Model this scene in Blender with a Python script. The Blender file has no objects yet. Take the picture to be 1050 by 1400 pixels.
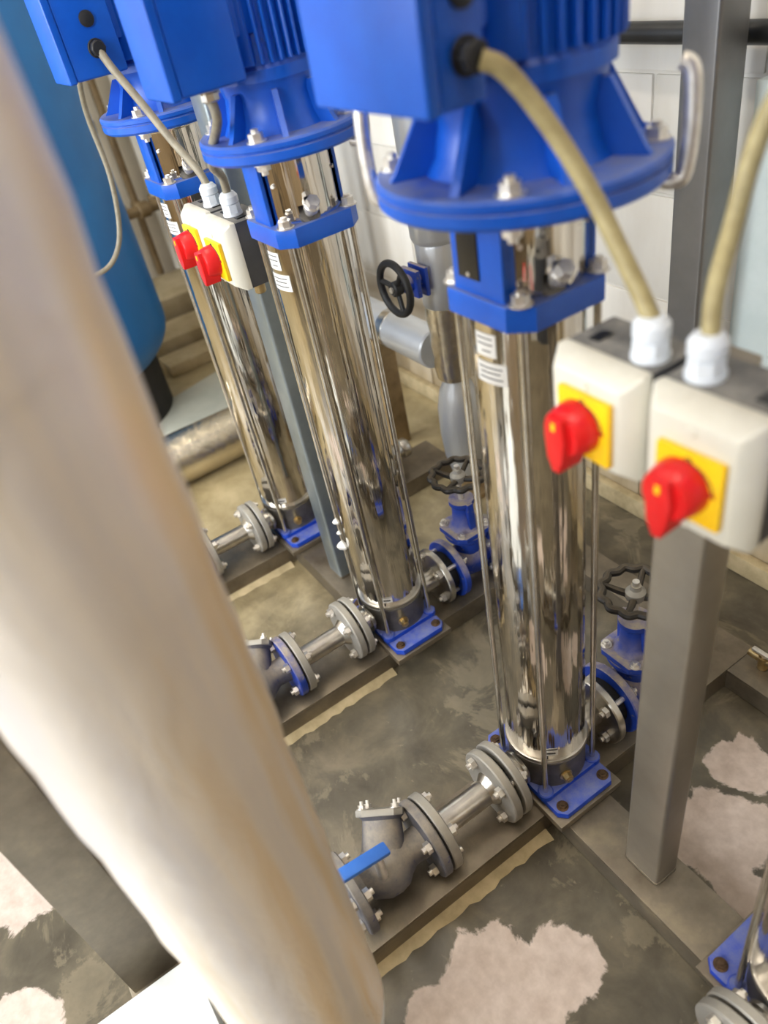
import bpy, bmesh, math, random
from mathutils import Vector, Matrix
random.seed(7)
SC = bpy.context.scene
COL = SC.collection
PI = math.pi

# ------------------------------------------------------------------ camera
cam = bpy.data.cameras.new('camera')
cam_o = bpy.data.objects.new('camera', cam)
COL.objects.link(cam_o)
right = Vector((0.54852, 0.81788, -0.17376))
down = Vector((0.43931, -0.45872, -0.77239))
fwd = Vector((-0.71143, 0.34734, -0.61092))
rot = Matrix((right, -down, -fwd)).transposed()
cam_o.matrix_world = Matrix.Translation((0.6207, -0.5116, 1.25)) @ rot.to_4x4()
cam.sensor_width = 36.0
cam.sensor_fit = 'AUTO'
cam.lens = 1049.0 / 1400.0 * 36.0
cam.clip_start = 0.01
cam.dof.use_dof = True
cam.dof.focus_distance = 1.35
cam.dof.aperture_fstop = 2.6
SC.camera = cam_o

# ------------------------------------------------------------------ world, lights, exposure
world = bpy.data.worlds.new('sky')
SC.world = world
world.use_nodes = True
wn = world.node_tree.nodes
wn['Background'].inputs[0].default_value = (0.75, 0.86, 1.0, 1)
wn['Background'].inputs[1].default_value = 2.0


def area(name, loc, target, sx, sy, power, col):
    l = bpy.data.lights.new(name, 'AREA')
    l.shape = 'RECTANGLE'
    l.size, l.size_y, l.energy, l.color = sx, sy, power, col
    o = bpy.data.objects.new(name, l)
    COL.objects.link(o)
    o.location = loc
    o.rotation_euler = (Vector(target) - Vector(loc)).to_track_quat('-Z', 'Y').to_euler()
    return o


# daylight from the suction side, through unseen windows added as strips to streak the chrome
for i, wx in enumerate((-2.0, -0.6, 0.8)):
    area('unseen_window_light', (wx, -2.75, 1.6), (wx + 0.2, 0.0, 0.6), 0.85, 1.5, 44, (0.92, 0.96, 1.0))
SC.view_settings.view_transform = 'Standard'
SC.view_settings.look = 'None'
SC.view_settings.gamma = 1.0
SC.view_settings.use_curve_mapping = False
SC.view_settings.exposure = 0.58


# ------------------------------------------------------------------ materials
def lin(r, g, b):
    f = lambda c: (c / 255 / 12.92) if c / 255 <= 0.04045 else ((c / 255 + 0.055) / 1.055) ** 2.4
    return (f(r), f(g), f(b), 1)


class Mat:
    def __init__(s, name):
        s.m = bpy.data.materials.new(name)
        s.m.use_nodes = True
        s.n = s.m.node_tree.nodes
        s.l = s.m.node_tree.links
        s.b = s.n['Principled BSDF']

    def node(s, t, **kw):
        n = s.n.new(t)
        for k, v in kw.items():
            setattr(n, k, v)
        return n

    def link(s, a, b):
        s.l.new(a, b)

    def noise(s, scale=5, detail=4, rough=0.5, stretch=None, coord='Object', dist=0):
        t = s.node('ShaderNodeTexCoord')
        src = t.outputs[coord]
        if stretch:
            mp = s.node('ShaderNodeMapping')
            mp.inputs['Scale'].default_value = stretch
            s.link(src, mp.inputs[0])
            src = mp.outputs[0]
        n = s.node('ShaderNodeTexNoise')
        n.inputs['Scale'].default_value = scale
        n.inputs['Detail'].default_value = detail
        n.inputs['Roughness'].default_value = rough
        n.inputs['Distortion'].default_value = dist
        s.link(src, n.inputs['Vector'])
        return n.outputs[0]

    def ramp(s, src, stops):
        r = s.node('ShaderNodeValToRGB')
        e = r.color_ramp.elements
        while len(e) < len(stops):
            e.new(0.5)
        for el, (p, c) in zip(e, stops):
            el.position = p
            el.color = c if len(c) == 4 else (*c, 1)
        s.link(src, r.inputs[0])
        return r.outputs[0]

    def mix(s, fac, a, b):
        m = s.node('ShaderNodeMix', data_type='RGBA')
        for sock, v in ((m.inputs[0], fac), (m.inputs[6], a), (m.inputs[7], b)):
            if hasattr(v, 'is_linked'):
                s.link(v, sock)
            else:
                sock.default_value = v
        return m.outputs[2]

    def math(s, op, a, b=0.0, clamp=False):
        m = s.node('ShaderNodeMath', operation=op, use_clamp=clamp)
        for sock, v in ((m.inputs[0], a), (m.inputs[1], b)):
            if hasattr(v, 'is_linked'):
                s.link(v, sock)
            else:
                sock.default_value = v
        return m.outputs[0]

    def color(s, v):
        if hasattr(v, 'is_linked'):
            s.link(v, s.b.inputs['Base Color'])
        else:
            s.b.inputs['Base Color'].default_value = v

    def rough(s, v):
        if hasattr(v, 'is_linked'):
            s.link(v, s.b.inputs['Roughness'])
        else:
            s.b.inputs['Roughness'].default_value = v

    def bump(s, src, strength=0.2, dist=0.002):
        b = s.node('ShaderNodeBump')
        b.inputs['Strength'].default_value = strength
        b.inputs['Distance'].default_value = dist
        s.link(src, b.inputs['Height'])
        s.link(b.outputs[0], s.b.inputs['Normal'])


def simple(name, c1, c2=None, rough=0.5, metal=0.0, scale=12, bump=0.0, spec=0.5, stretch=None, lo=0.35, hi=0.65, bd=0.002):
    m = Mat(name)
    n = m.noise(scale, 5, 0.6, stretch)
    m.color(m.ramp(n, [(lo, c1), (hi, c2 or c1)]))
    m.rough(rough)
    m.b.inputs['Metallic'].default_value = metal
    m.b.inputs['Specular IOR Level'].default_value = spec
    if bump:
        m.bump(n, bump, bd)
    return m.m


def dusty(name, c1, c2, dust, rough=0.35, amount=0.5, scale=9, metal=0.0, chip=None, lo=0.55):
    """paint that carries settled dust on the faces that look up"""
    m = Mat(name)
    n = m.noise(scale, 6, 0.65, coord='Object')
    base = m.ramp(n, [(0.35, c1), (0.65, c2)])
    if chip:
        n3 = m.noise(55, 4, 0.6)
        base = m.mix(m.ramp(n3, [(0.64, (0, 0, 0)), (0.69, (1, 1, 1))]), base, chip)
    g = m.node('ShaderNodeNewGeometry')
    sx = m.node('ShaderNodeSeparateXYZ')
    m.link(g.outputs['Normal'], sx.inputs[0])
    up = m.ramp(sx.outputs[2], [(lo, (0, 0, 0)), (0.98 if lo > 0.3 else 0.7, (1, 1, 1))])
    n2 = m.noise(38, 5, 0.7)
    k = m.math('MULTIPLY', up, m.ramp(n2, [(0.3, (0.25, 0.25, 0.25)), (0.65, (1, 1, 1))]))
    k = m.math('MULTIPLY', k, amount, True)
    m.color(m.mix(k, base, dust))
    m.rough(m.math('ADD', m.math('MULTIPLY', k, 0.5), rough, True))
    m.b.inputs['Metallic'].default_value = metal
    m.bump(n2, 0.06, 0.001)
    return m.m


def chrome(name):
    m = Mat(name)
    m.color(lin(214, 208, 198))
    m.b.inputs['Metallic'].default_value = 1.0
    n = m.math('ADD', m.noise(5.0, 3, 0.5, (9, 9, 0.9)), m.math('MULTIPLY', m.noise(5.0, 2, 0.5, (26, 26, 0.5)), 0.35))
    m.rough(m.math('ADD', m.math('MULTIPLY', n, 0.08), 0.015))
    m.bump(n, 0.16, 0.012)
    return m.m


BLUE = dusty('blue_enamel', lin(10, 82, 188), lin(14, 94, 204), lin(150, 150, 152), 0.34, 0.62)
BLUE_DARK = dusty('blue_cast_paint', lin(20, 56, 152), lin(28, 66, 168), lin(184, 170, 144), 0.45, 0.95, chip=lin(120, 118, 120), lo=0.15)
BLUE_BASE = dusty('blue_base_paint', lin(16, 62, 184), lin(22, 76, 202), lin(140, 144, 166), 0.42, 0.7)
CHROME = chrome('polished_stainless')
STEEL = simple('bright_steel', lin(188, 184, 176), lin(212, 208, 200), 0.28, 1.0, 30)
ROD = simple('tie_rod_steel', lin(205, 200, 192), lin(225, 222, 215), 0.22, 1.0, 40)
BOLT = simple('zinc_bolt', lin(215, 210, 200), lin(236, 232, 226), 0.38, 0.8, 80)
RUST = simple('rusty_bolt', lin(58, 44, 32), lin(110, 84, 58), 0.75, 0.3, 60, 0.2)
CASTGREY = dusty('cast_flange_grey', lin(150, 146, 138), lin(172, 168, 160), lin(178, 170, 152), 0.5, 0.6, metal=0.35)
HOUSING = simple('housing_grey', lin(96, 92, 86), lin(128, 124, 116), 0.45, 0.5, 25)
GASKET = simple('black_gasket', lin(16, 16, 16), lin(26, 25, 24), 0.7)
BRASS = simple('brass', lin(170, 146, 100), lin(205, 184, 140), 0.35, 0.9, 50)
BLACK = simple('black_rubber', lin(18, 18, 19), lin(32, 32, 33), 0.55)
IRON = dusty('black_wheel_iron', lin(28, 26, 24), lin(46, 42, 38), lin(120, 106, 84), 0.5, 0.6)
PLASTIC_BLACK = simple('black_plastic', lin(16, 16, 17), lin(24, 24, 25), 0.3)
CREAM = dusty('cream_plastic', lin(214, 210, 194), lin(222, 218, 204), lin(176, 168, 150), 0.42, 0.5)
BOXGREY = dusty('box_base_grey', lin(62, 62, 64), lin(76, 76, 78), lin(150, 146, 138), 0.45, 0.75)
YELLOW = simple('yellow_plate', lin(250, 196, 10), lin(252, 206, 20), 0.35)
RED = simple('red_knob', lin(214, 22, 26), lin(226, 30, 32), 0.35)
WHITEGLAND = simple('white_gland', lin(214, 220, 226), lin(226, 230, 234), 0.4)
CABLE = simple('cable_sheath', lin(150, 136, 92), lin(172, 158, 112), 0.5, 0, 60, stretch=(1, 1, 1))
CABLEGREY = simple('cable_grey', lin(130, 122, 104), lin(152, 144, 124), 0.5, 0, 60)
POSTMAT = simple('post_steel', lin(140, 132, 120), lin(160, 152, 138), 0.36, 0.7, 6, 0.03)
COLUMNMAT = simple('column_steel', lin(122, 122, 122), lin(138, 137, 136), 0.36, 0.7, 6, 0.03)
POSTPALE = simple('post_galvanised', lin(132, 142, 146), lin(156, 166, 170), 0.36, 0.75, 8, 0.03)
STICKER = simple('white_sticker', lin(222, 220, 214), lin(232, 230, 226), 0.5)
INK = simple('printed_ink', lin(40, 40, 42), lin(60, 60, 62), 0.6)
DARKINK = simple('ink_red', lin(160, 26, 20), lin(170, 36, 28), 0.5)
LEVERBLUE = simple('blue_lever_sleeve', lin(44, 104, 196), lin(62, 122, 212), 0.4)
VALVEBODY = dusty('grey_blue_valve_iron', lin(70, 74, 92), lin(120, 118, 120), lin(172, 162, 146), 0.48, 0.9, 14, chip=lin(52, 60, 110), metal=0.2, lo=0.2)
TANK = simple('tank_blue', lin(18, 100, 166), lin(26, 112, 180), 0.42, 0, 4)
TANKBASE = simple('tank_base_dark', lin(24, 23, 22), lin(40, 38, 35), 0.7)
RUSTPIPE = simple('old_pipe_brown', lin(120, 98, 66), lin(158, 134, 96), 0.6, 0.1, 14, 0.1)
WHITEPIPE = simple('white_painted_pipe', lin(206, 200, 184), lin(222, 216, 202), 0.45, 0, 9)
TANFLOOR = simple('tan_plinth', lin(168, 150, 114), lin(196, 180, 146), 0.7, 0, 9, 0.1)
SHEET = simple('pale_sheet', lin(168, 172, 162), lin(190, 192, 180), 0.35, 0, 6, 0.1)
TRUNK = simple('pale_trunking', lin(212, 226, 226), lin(222, 234, 234), 0.4)
BLACKPIPE = simple('black_pipe_lagging', lin(24, 26, 28), lin(36, 38, 40), 0.4, 0, 20)
JACKETWHITE = simple('white_pipe_jacket', lin(226, 230, 228), lin(238, 240, 238), 0.5, 0, 16, 0.1)



def clad(name, c1, c2, metal=0.9, rough=0.36, sc=(1, 1, 0.4), bump=0.5, scale=22):
    m = Mat(name)
    n = m.noise(scale, 5, 0.6, sc, dist=0.6)
    n2 = m.noise(3.0, 3, 0.5)
    m.color(m.ramp(n2, [(0.3, c1), (0.7, c2)]))
    m.rough(rough)
    m.b.inputs['Metallic'].default_value = metal
    m.bump(n, bump, 0.004)
    return m.m


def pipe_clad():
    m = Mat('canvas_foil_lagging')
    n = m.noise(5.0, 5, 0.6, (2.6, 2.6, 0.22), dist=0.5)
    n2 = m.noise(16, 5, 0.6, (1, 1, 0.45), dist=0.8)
    base = m.ramp(n, [(0.34, lin(222, 216, 212)), (0.5, lin(236, 226, 212)), (0.66, lin(232, 206, 160))])  # grimy streaks; the tan also paints in the warm reflection of the floor
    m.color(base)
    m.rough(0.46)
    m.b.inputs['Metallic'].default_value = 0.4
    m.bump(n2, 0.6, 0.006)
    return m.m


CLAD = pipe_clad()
FOIL = clad('foil_jacket', lin(186, 190, 194), lin(206, 208, 210), 0.5, 0.36, (1, 1, 0.35), 0.7, 16)
FOILBRIGHT = clad('foil_tape', lin(200, 190, 170), lin(222, 214, 196), 0.95, 0.25, (1, 1, 1), 0.8, 26)


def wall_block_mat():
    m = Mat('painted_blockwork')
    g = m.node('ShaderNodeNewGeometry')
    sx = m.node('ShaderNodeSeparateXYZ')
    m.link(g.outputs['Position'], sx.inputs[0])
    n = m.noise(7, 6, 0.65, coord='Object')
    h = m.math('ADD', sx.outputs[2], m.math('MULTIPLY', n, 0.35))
    dirt_shade = m.ramp(h, [(0.2, (1, 1, 1)), (0.55, (0.25, 0.25, 0.25)), (0.9, (0, 0, 0))])  # lower courses browner: mild dirt plus painted-in shade and warm bounce
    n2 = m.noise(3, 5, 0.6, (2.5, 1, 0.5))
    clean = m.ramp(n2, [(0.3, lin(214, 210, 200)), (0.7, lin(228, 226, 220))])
    shaded_stain = m.ramp(n2, [(0.35, lin(150, 132, 102)), (0.7, lin(196, 180, 150))])
    m.color(m.mix(dirt_shade, clean, shaded_stain))
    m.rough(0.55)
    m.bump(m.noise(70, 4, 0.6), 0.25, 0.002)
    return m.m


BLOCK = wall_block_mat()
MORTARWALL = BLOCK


def floor_mat():
    m = Mat('wet_concrete_floor')
    g = m.node('ShaderNodeNewGeometry')
    pos = g.outputs['Position']
    n = m.noise(9, 7, 0.62, coord='Object', dist=0.4)
    nf = m.noise(40, 5, 0.6, coord='Object')
    # dry patches: ellipse centres measured on the floor
    spots = [(0.215, -0.30, 0.10), (0.19, -0.40, 0.06), (0.24, -0.20, 0.065), (0.255, 0.15, 0.095), (0.20, 0.28, 0.06), (0.35, 0.10, 0.05),
             (-0.47, -0.87, 0.10), (-0.22, -0.95, 0.07), (-0.62, -0.95, 0.12), (0.6, -0.4, 0.15), (0.75, 0.2, 0.15)]
    acc = None
    for x, y, r in spots:
        d = m.node('ShaderNodeVectorMath', operation='DISTANCE')
        m.link(pos, d.inputs[0])
        d.inputs[1].default_value = (x, y, -0.05)
        v = m.math('SUBTRACT', 1.0, m.math('DIVIDE', d.outputs['Value'], r))
        acc = v if acc is None else m.math('MAXIMUM', acc, v)
    acc = m.math('ADD', acc, m.math('MULTIPLY', m.math('SUBTRACT', n, 0.5), 1.7))
    dry = m.ramp(acc, [(0.02, (0, 0, 0)), (0.10, (1, 1, 1))])
    n4 = m.noise(4.5, 6, 0.68, coord='Object', dist=0.8)
    wet = m.ramp(n, [(0.3, lin(72, 66, 55)), (0.5, lin(96, 89, 74)), (0.72, lin(126, 115, 95))])
    wet = m.mix(m.ramp(n4, [(0.53, (0, 0, 0)), (0.57, (0.38, 0.38, 0.38)), (0.7, (0.2, 0.2, 0.2))]), wet, lin(152, 140, 116))
    pale = m.ramp(nf, [(0.3, lin(188, 170, 156)), (0.7, lin(214, 198, 186))])
    flecks = m.ramp(nf, [(0.66, (0, 0, 0)), (0.72, (0.35, 0.35, 0.35))])
    wet = m.mix(flecks, wet, lin(176, 162, 136))
    # the far bay keeps a dry tan floor
    sx = m.node('ShaderNodeSeparateXYZ')
    m.link(pos, sx.inputs[0])
    far = m.ramp(m.math('ADD', m.math('MULTIPLY', sx.outputs[0], -1.0), m.math('MULTIPLY', n, 0.5)), [(0.75, (0, 0, 0)), (1.1, (0.0, 0.0, 0.0))])
    fr = m.node('ShaderNodeMapRange')
    m.link(m.math('ADD', m.math('MULTIPLY', sx.outputs[0], -1.0), m.math('MULTIPLY', n, 0.6)), fr.inputs[0])
    fr.inputs[1].default_value, fr.inputs[2].default_value = 0.75, 1.35
    tan = m.ramp(n, [(0.3, lin(150, 134, 98)), (0.7, lin(190, 174, 136))])
    wet = m.mix(fr.outputs[0], wet, tan)
    m.color(m.mix(dry, wet, pale))
    m.rough(m.math('ADD', m.math('MULTIPLY', dry, 0.3), 0.3))
    m.bump(n, 0.25, 0.004)
    return m.m


FLOOR = floor_mat()


def frame_mat():
    m = Mat('stainless_skid_dirty')
    n = m.noise(10, 6, 0.65, coord='Object')
    m.color(m.ramp(n, [(0.3, lin(104, 94, 80)), (0.55, lin(132, 122, 106)), (0.75, lin(160, 148, 124))]))
    m.rough(m.math('ADD', m.math('MULTIPLY', n, 0.3), 0.25))
    m.b.inputs['Metallic'].default_value = 0.6
    m.bump(n, 0.1, 0.002)
    return m.m


FRAME = frame_mat()
ROOMWALL = simple('room_wall_paint', lin(176, 154, 120), lin(192, 170, 136), 0.7, 0, 4)
CEILM = simple('ceiling_board', lin(188, 180, 166), lin(198, 190, 176), 0.8)
MUDEDGE = simple('mortar_fillet', lin(168, 152, 116), lin(196, 178, 140), 0.75, 0, 26, 0.3)
DARKDOOR = simple('dark_door_paint', lin(50, 48, 44), lin(62, 58, 52), 0.5)


# ------------------------------------------------------------------ geometry helpers
def new():
    return bmesh.new()


def add_box(bm, c, s, bevel=0.0, seg=2, mat=None):
    r = bmesh.ops.create_cube(bm, size=1.0)
    vs = r['verts']
    for v in vs:
        v.co = Vector((v.co.x * s[0], v.co.y * s[1], v.co.z * s[2]))
    if mat is not None:
        for v in vs:
            v.co = mat @ v.co
    for v in vs:
        v.co += Vector(c)
    if bevel:
        es = list({e for v in vs for e in v.link_edges})
        bmesh.ops.bevel(bm, geom=es, offset=bevel, segments=seg, profile=0.6, affect='EDGES')
    return bm


AX = {'z': Matrix.Identity(3), 'y': Matrix.Rotation(-PI / 2, 3, 'X'), 'x': Matrix.Rotation(PI / 2, 3, 'Y')}


def add_lathe(bm, prof, c=(0, 0, 0), axis='z', n=40, a0=0.0, a1=None, rf=None):
    """profile = [(r, h)...] turned about the axis; h runs along it"""
    M = AX[axis] if isinstance(axis, str) else axis
    full = a1 is None
    span = 2 * PI if full else a1 - a0
    cnt = n if full else n + 1
    rings = []
    for r, h in prof:
        ring = []
        for i in range(cnt):
            a = a0 + span * i / n
            rr = r * (rf(a) if rf else 1)
            ring.append(bm.verts.new(M @ Vector((rr * math.cos(a), rr * math.sin(a), h)) + Vector(c)))
        rings.append(ring)
    for A, B in zip(rings, rings[1:]):
        for i in range(n):
            j = (i + 1) % cnt
            bm.faces.new((A[i], A[j], B[j], B[i]))
    if full:
        if prof[0][0] > 1e-6:
            bm.faces.new(list(reversed(rings[0])))
        if prof[-1][0] > 1e-6:
            bm.faces.new(rings[-1])
    return bm


def add_cyl(bm, r, h0, h1, c=(0, 0, 0), axis='z', n=32, ch=0.0):
    p = [(r, h0), (r, h1)]
    if ch:
        p = [(r - ch, h0), (r, h0 + ch), (r, h1 - ch), (r - ch, h1)]
    return add_lathe(bm, p, c, axis, n)


def add_tube(bm, pts, r, n=12, closed=False, cap=True):
    pts = [Vector(p) for p in pts]
    m = len(pts)
    rings = []
    prev = None
    for i, p in enumerate(pts):
        if closed:
            t = (pts[(i + 1) % m] - pts[i - 1]).normalized()
        else:
            t = (pts[min(i + 1, m - 1)] - pts[max(i - 1, 0)]).normalized()
        if prev is None:
            u = t.orthogonal().normalized()
        else:
            u = (prev - t * prev.dot(t)).normalized()
        prev = u
        v = t.cross(u)
        rr = r[i] if isinstance(r, (list, tuple)) else r
        rings.append([bm.verts.new(p + (u * math.cos(2 * PI * k / n) + v * math.sin(2 * PI * k / n)) * rr) for k in range(n)])
    rng = range(m) if closed else range(m - 1)
    for i in rng:
        A, B = rings[i], rings[(i + 1) % m]
        for k in range(n):
            bm.faces.new((A[k], A[(k + 1) % n], B[(k + 1) % n], B[k]))
    if cap and not closed:
        bm.faces.new(list(reversed(rings[0])))
        bm.faces.new(rings[-1])
    return bm


def spline(pts, k=8):
    P = [Vector(p) for p in pts]
    P = [2 * P[0] - P[1]] + P + [2 * P[-1] - P[-2]]
    out = []
    for i in range(1, len(P) - 2):
        a, b, c, d = P[i - 1:i + 3]
        for j in range(k):
            t = j / k
            out.append(0.5 * ((2 * b) + (c - a) * t + (2 * a - 5 * b + 4 * c - d) * t * t + (3 * b - a - 3 * c + d) * t ** 3))
    out.append(P[-2])
    return out


def add_prism(bm, poly, h0, h1, axis='z', c=(0, 0, 0), bevel=0.0):
    M = AX[axis] if isinstance(axis, str) else axis
    a = [bm.verts.new(M @ Vector((x, y, h0)) + Vector(c)) for x, y in poly]
    b = [bm.verts.new(M @ Vector((x, y, h1)) + Vector(c)) for x, y in poly]
    n = len(poly)
    fs = [bm.faces.new(list(reversed(a))), bm.faces.new(b)]
    for i in range(n):
        fs.append(bm.faces.new((a[i], a[(i + 1) % n], b[(i + 1) % n], b[i])))
    if bevel:
        es = list({e for f in fs[:2] for e in f.edges})
        bmesh.ops.bevel(bm, geom=es, offset=bevel, segments=2, profile=0.6, affect='EDGES')
    return bm


def finish(bm, name, mat, angle=35):
    bmesh.ops.recalc_face_normals(bm, faces=bm.faces)
    me = bpy.data.meshes.new(name)
    bm.to_mesh(me)
    bm.free()
    me.shade_smooth()
    me.set_sharp_from_angle(angle=math.radians(angle))
    me.materials.append(mat)
    return me


def link(name, me, parent=None, loc=(0, 0, 0), rot=(0, 0, 0), label=None):
    o = bpy.data.objects.new(name, me)
    COL.objects.link(o)
    o.location = loc
    o.rotation_euler = rot
    if parent:
        o.parent = parent
    if label:
        o['label'] = label
    return o


def part(name, bm, mat, parent=None, loc=(0, 0, 0), rot=(0, 0, 0), label=None, angle=35):
    return link(name, finish(bm, name, mat, angle), parent, loc, rot, label)


CACHE = {}


def cached(key, fn, mat, angle=35):
    if key not in CACHE:
        CACHE[key] = finish(fn(), key if isinstance(key, str) else key[0], mat, angle)
    return CACHE[key]


def thing(name, label, cat, loc=(0, 0, 0), rot=(0, 0, 0), group=None):
    o = bpy.data.objects.new(name, None)
    o.empty_display_size = 0.05
    COL.objects.link(o)
    o.location, o.rotation_euler = loc, rot
    o['label'], o['category'] = label, cat
    if group:
        o['group'] = group
    return o


def tag(o, label, cat, group=None):
    o['label'], o['category'] = label, cat
    if group:
        o['group'] = group
    return o


def struct(o):
    o['kind'] = 'structure'
    return o


def hexbolt(r=0.008, h=0.007, stud=0.004):
    """hex head with washer and stud tip, base at z = 0"""
    bm = new()
    add_cyl(bm, r * 1.35, 0, 0.0015, n=16)
    add_prism(bm, [(r * math.cos(PI / 3 * i), r * math.sin(PI / 3 * i)) for i in range(6)], 0.0015, h)
    add_cyl(bm, r * 0.5, h, h + stud, n=10)
    return bm


def through_bolt(length, r=0.0100):
    """hex head, shank and nut along y, centred"""
    bm = new()
    hx = [(r * math.cos(PI / 3 * i), r * math.sin(PI / 3 * i)) for i in range(6)]
    L = length / 2
    for a, b in ((-L - 0.009, -L), (L, L + 0.009)):
        add_prism(bm, hx, a, b, 'y')
    add_cyl(bm, r * 0.5, -L - 0.015, L + 0.015, axis='y', n=10)
    return bm


def octo(h, c):
    return [(h, -h + c), (h, h - c), (h - c, h), (-h + c, h), (-h, h - c), (-h, -h + c), (-h + c, -h), (h - c, -h)]


FZ = -0.05          # floor level
S = 0.4807          # pump spacing
PZ = 0.0635         # pipe axis level

# ------------------------------------------------------------------ the room
bm = new()
add_box(bm, (-0.2, -1.15, FZ - 0.05), (6.0, 4.1, 0.1))
floor = struct(part('floor', bm, FLOOR))
bm = new()
add_box(bm, (-0.2, -1.15, 2.95), (6.0, 4.1, 0.1))
struct(part('ceiling', bm, CEILM))
bm = new()
add_box(bm, (-0.2, 0.7535, 1.4), (6.0, 0.10, 3.0))
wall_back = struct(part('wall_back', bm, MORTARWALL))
# blocks of the painted wall
bw, bh = 0.432, 0.207
blk = {}
for row in range(9):
    zc = 0.941 - 0.207 * 5 + 0.207 * row + 0.1035
    off = 0.0 if row % 2 == 0 else bw / 2
    for i in range(-7, 6):
        xc = -0.417 + bw / 2 + off + i * bw
        if xc + bw / 2 > 2.75 or xc - bw / 2 < -3.0:
            continue
        key = (random.randrange(4))
        if ('b', key) not in blk:
            b = new()
            add_box(b, (0, 0, 0), (bw - 0.006, 0.02, bh - 0.006), 0.003, 2)
            for v in b.verts:
                if v.co.y < 0:
                    v.co.y += random.uniform(-0.0012, 0.0012)
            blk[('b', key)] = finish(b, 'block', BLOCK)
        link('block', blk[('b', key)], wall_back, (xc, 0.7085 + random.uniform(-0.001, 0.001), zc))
bm = new()
add_box(bm, (-3.1, -1.15, 1.4), (0.1, 4.1, 3.0))
wall_left = struct(part('wall_left', bm, simple('far_wall_paint', lin(212, 202, 180), lin(224, 214, 194), 0.7, 0, 4)))
bm = new()
add_box(bm, (2.75, -1.15, 1.4), (0.1, 4.1, 3.0))
struct(part('wall_right', bm, ROOMWALL))
# wall on the suction side; its three tall windows are unseen, added for reflections
wall_front = bpy.data.objects.new('wall_front', None)
bm = new()
edges = [-3.2]
for wx in (-2.0, -0.6, 0.8):
    edges += [wx - 0.45, wx + 0.45]
edges.append(2.8)
for a, b in zip(edges[0::2], edges[1::2]):
    add_box(bm, ((a + b) / 2, -2.6, 1.4), (b - a, 0.12, 3.0))
for wx in (-2.0, -0.6, 0.8):
    add_box(bm, (wx, -2.6, 0.35), (0.9, 0.12, 0.9))
    add_box(bm, (wx, -2.6, 2.65), (0.9, 0.12, 0.5))
bpy.data.objects.remove(wall_front)
wall_front = struct(part('wall_front', bm, ROOMWALL))
for i, wx in enumerate((-2.0, -0.6, 0.8)):
    bm = new()
    for sx in (-0.43, 0.0, 0.43):
        add_box(bm, (wx + sx, -2.6, 1.6), (0.04, 0.06, 1.6))
    for sz in (0.82, 1.6, 2.38):
        add_box(bm, (wx, -2.6, sz), (0.9, 0.06, 0.04))
    struct(part('unseen_window_%d' % (i + 1), bm, WHITEPIPE))
# unseen ceiling lamps, added as diffuse fill from above
FILL_LAMP = Mat('fill_lamp_diffuser')
FILL_LAMP.b.inputs['Emission Color'].default_value = (1.0, 0.9, 0.76, 1)
FILL_LAMP.b.inputs['Emission Strength'].default_value = 17
for i, (lx, ly) in enumerate(((-1.2, -0.3), (0.7, -0.3), (-0.3, -1.5))):
    t = thing('ceiling_fill_lamp', 'long unseen ceiling lamp added for fill, number %s from the blue tank' % ('one', 'two', 'three')[i], 'lamp', (lx, ly, 2.9), (0, 0, 0), 'unseen added ceiling lamps')
    bm = new()
    add_box(bm, (0, 0, -0.02), (1.25, 0.16, 0.04), 0.005)
    part('housing', bm, CREAM, t)
    bm = new()
    add_box(bm, (0, 0, -0.055), (1.2, 0.12, 0.03), 0.008)
    part('diffuser', bm, FILL_LAMP.m, t)


# ------------------------------------------------------------------ skid frame
def channel(bm, x0, x1, y0, y1, z1=0.0, dep=0.048, t=0.006):
    """C channel, web up, flanges down; long side decided by the larger extent"""
    add_box(bm, ((x0 + x1) / 2, (y0 + y1) / 2, z1 - t / 2), (x1 - x0, y1 - y0, t), 0.0015)
    if (y1 - y0) > (x1 - x0):
        for x in (x0 + t / 2, x1 - t / 2):
            add_box(bm, (x, (y0 + y1) / 2, z1 - t - (dep - t) / 2), (t, y1 - y0, dep - t))
    else:
        for y in (y0 + t / 2, y1 - t / 2):
            add_box(bm, ((x0 + x1) / 2, y, z1 - t - (dep - t) / 2), (x1 - x0, t, dep - t))
    return bm


skid = thing('skid_frame', 'dull stainless channel frame lying on the wet floor under the pumps', 'frame', (0, 0, FZ))
for k in range(-1, 3):
    x = -k * S
    part('rail', channel(new(), x - 0.066, x + 0.066, -0.47, 0.48), FRAME, skid, (0, 0, 0.05))
for k in range(-1, 2):
    x = -k * S
    if k != 0:
        part('cross_member', channel(new(), x - S + 0.0665, x - 0.0665, -0.052, 0.042), FRAME, skid, (0, 0, 0.05))
    if k != 1:
        part('cross_member', channel(new(), x - S + 0.0665, x - 0.0665, 0.40, 0.475, 0.0), FRAME, skid, (0, 0, 0.05))
    # mortar fillet under the rails' edge
for k in range(0, 3):
    bm = new()
    x = -k * S + 0.066
    m = 24
    vs = []
    for i in range(m + 1):
        y = -0.47 + 0.40 * i / m
        w = 0.018 + random.uniform(-0.003, 0.004)
        vs.append([bm.verts.new((x, y, 0.0005)), bm.verts.new((x, y, 0.008)), bm.verts.new((x + w * 0.6, y, 0.005)), bm.verts.new((x + w, y, 0.0005))])
    for A, B in zip(vs, vs[1:]):
        for q in range(3):
            bm.faces.new((A[q], A[q + 1], B[q + 1], B[q]))
    part('mortar_fillet', bm, MUDEDGE, skid)


# ------------------------------------------------------------------ pumps
PUMPS = {}


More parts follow.
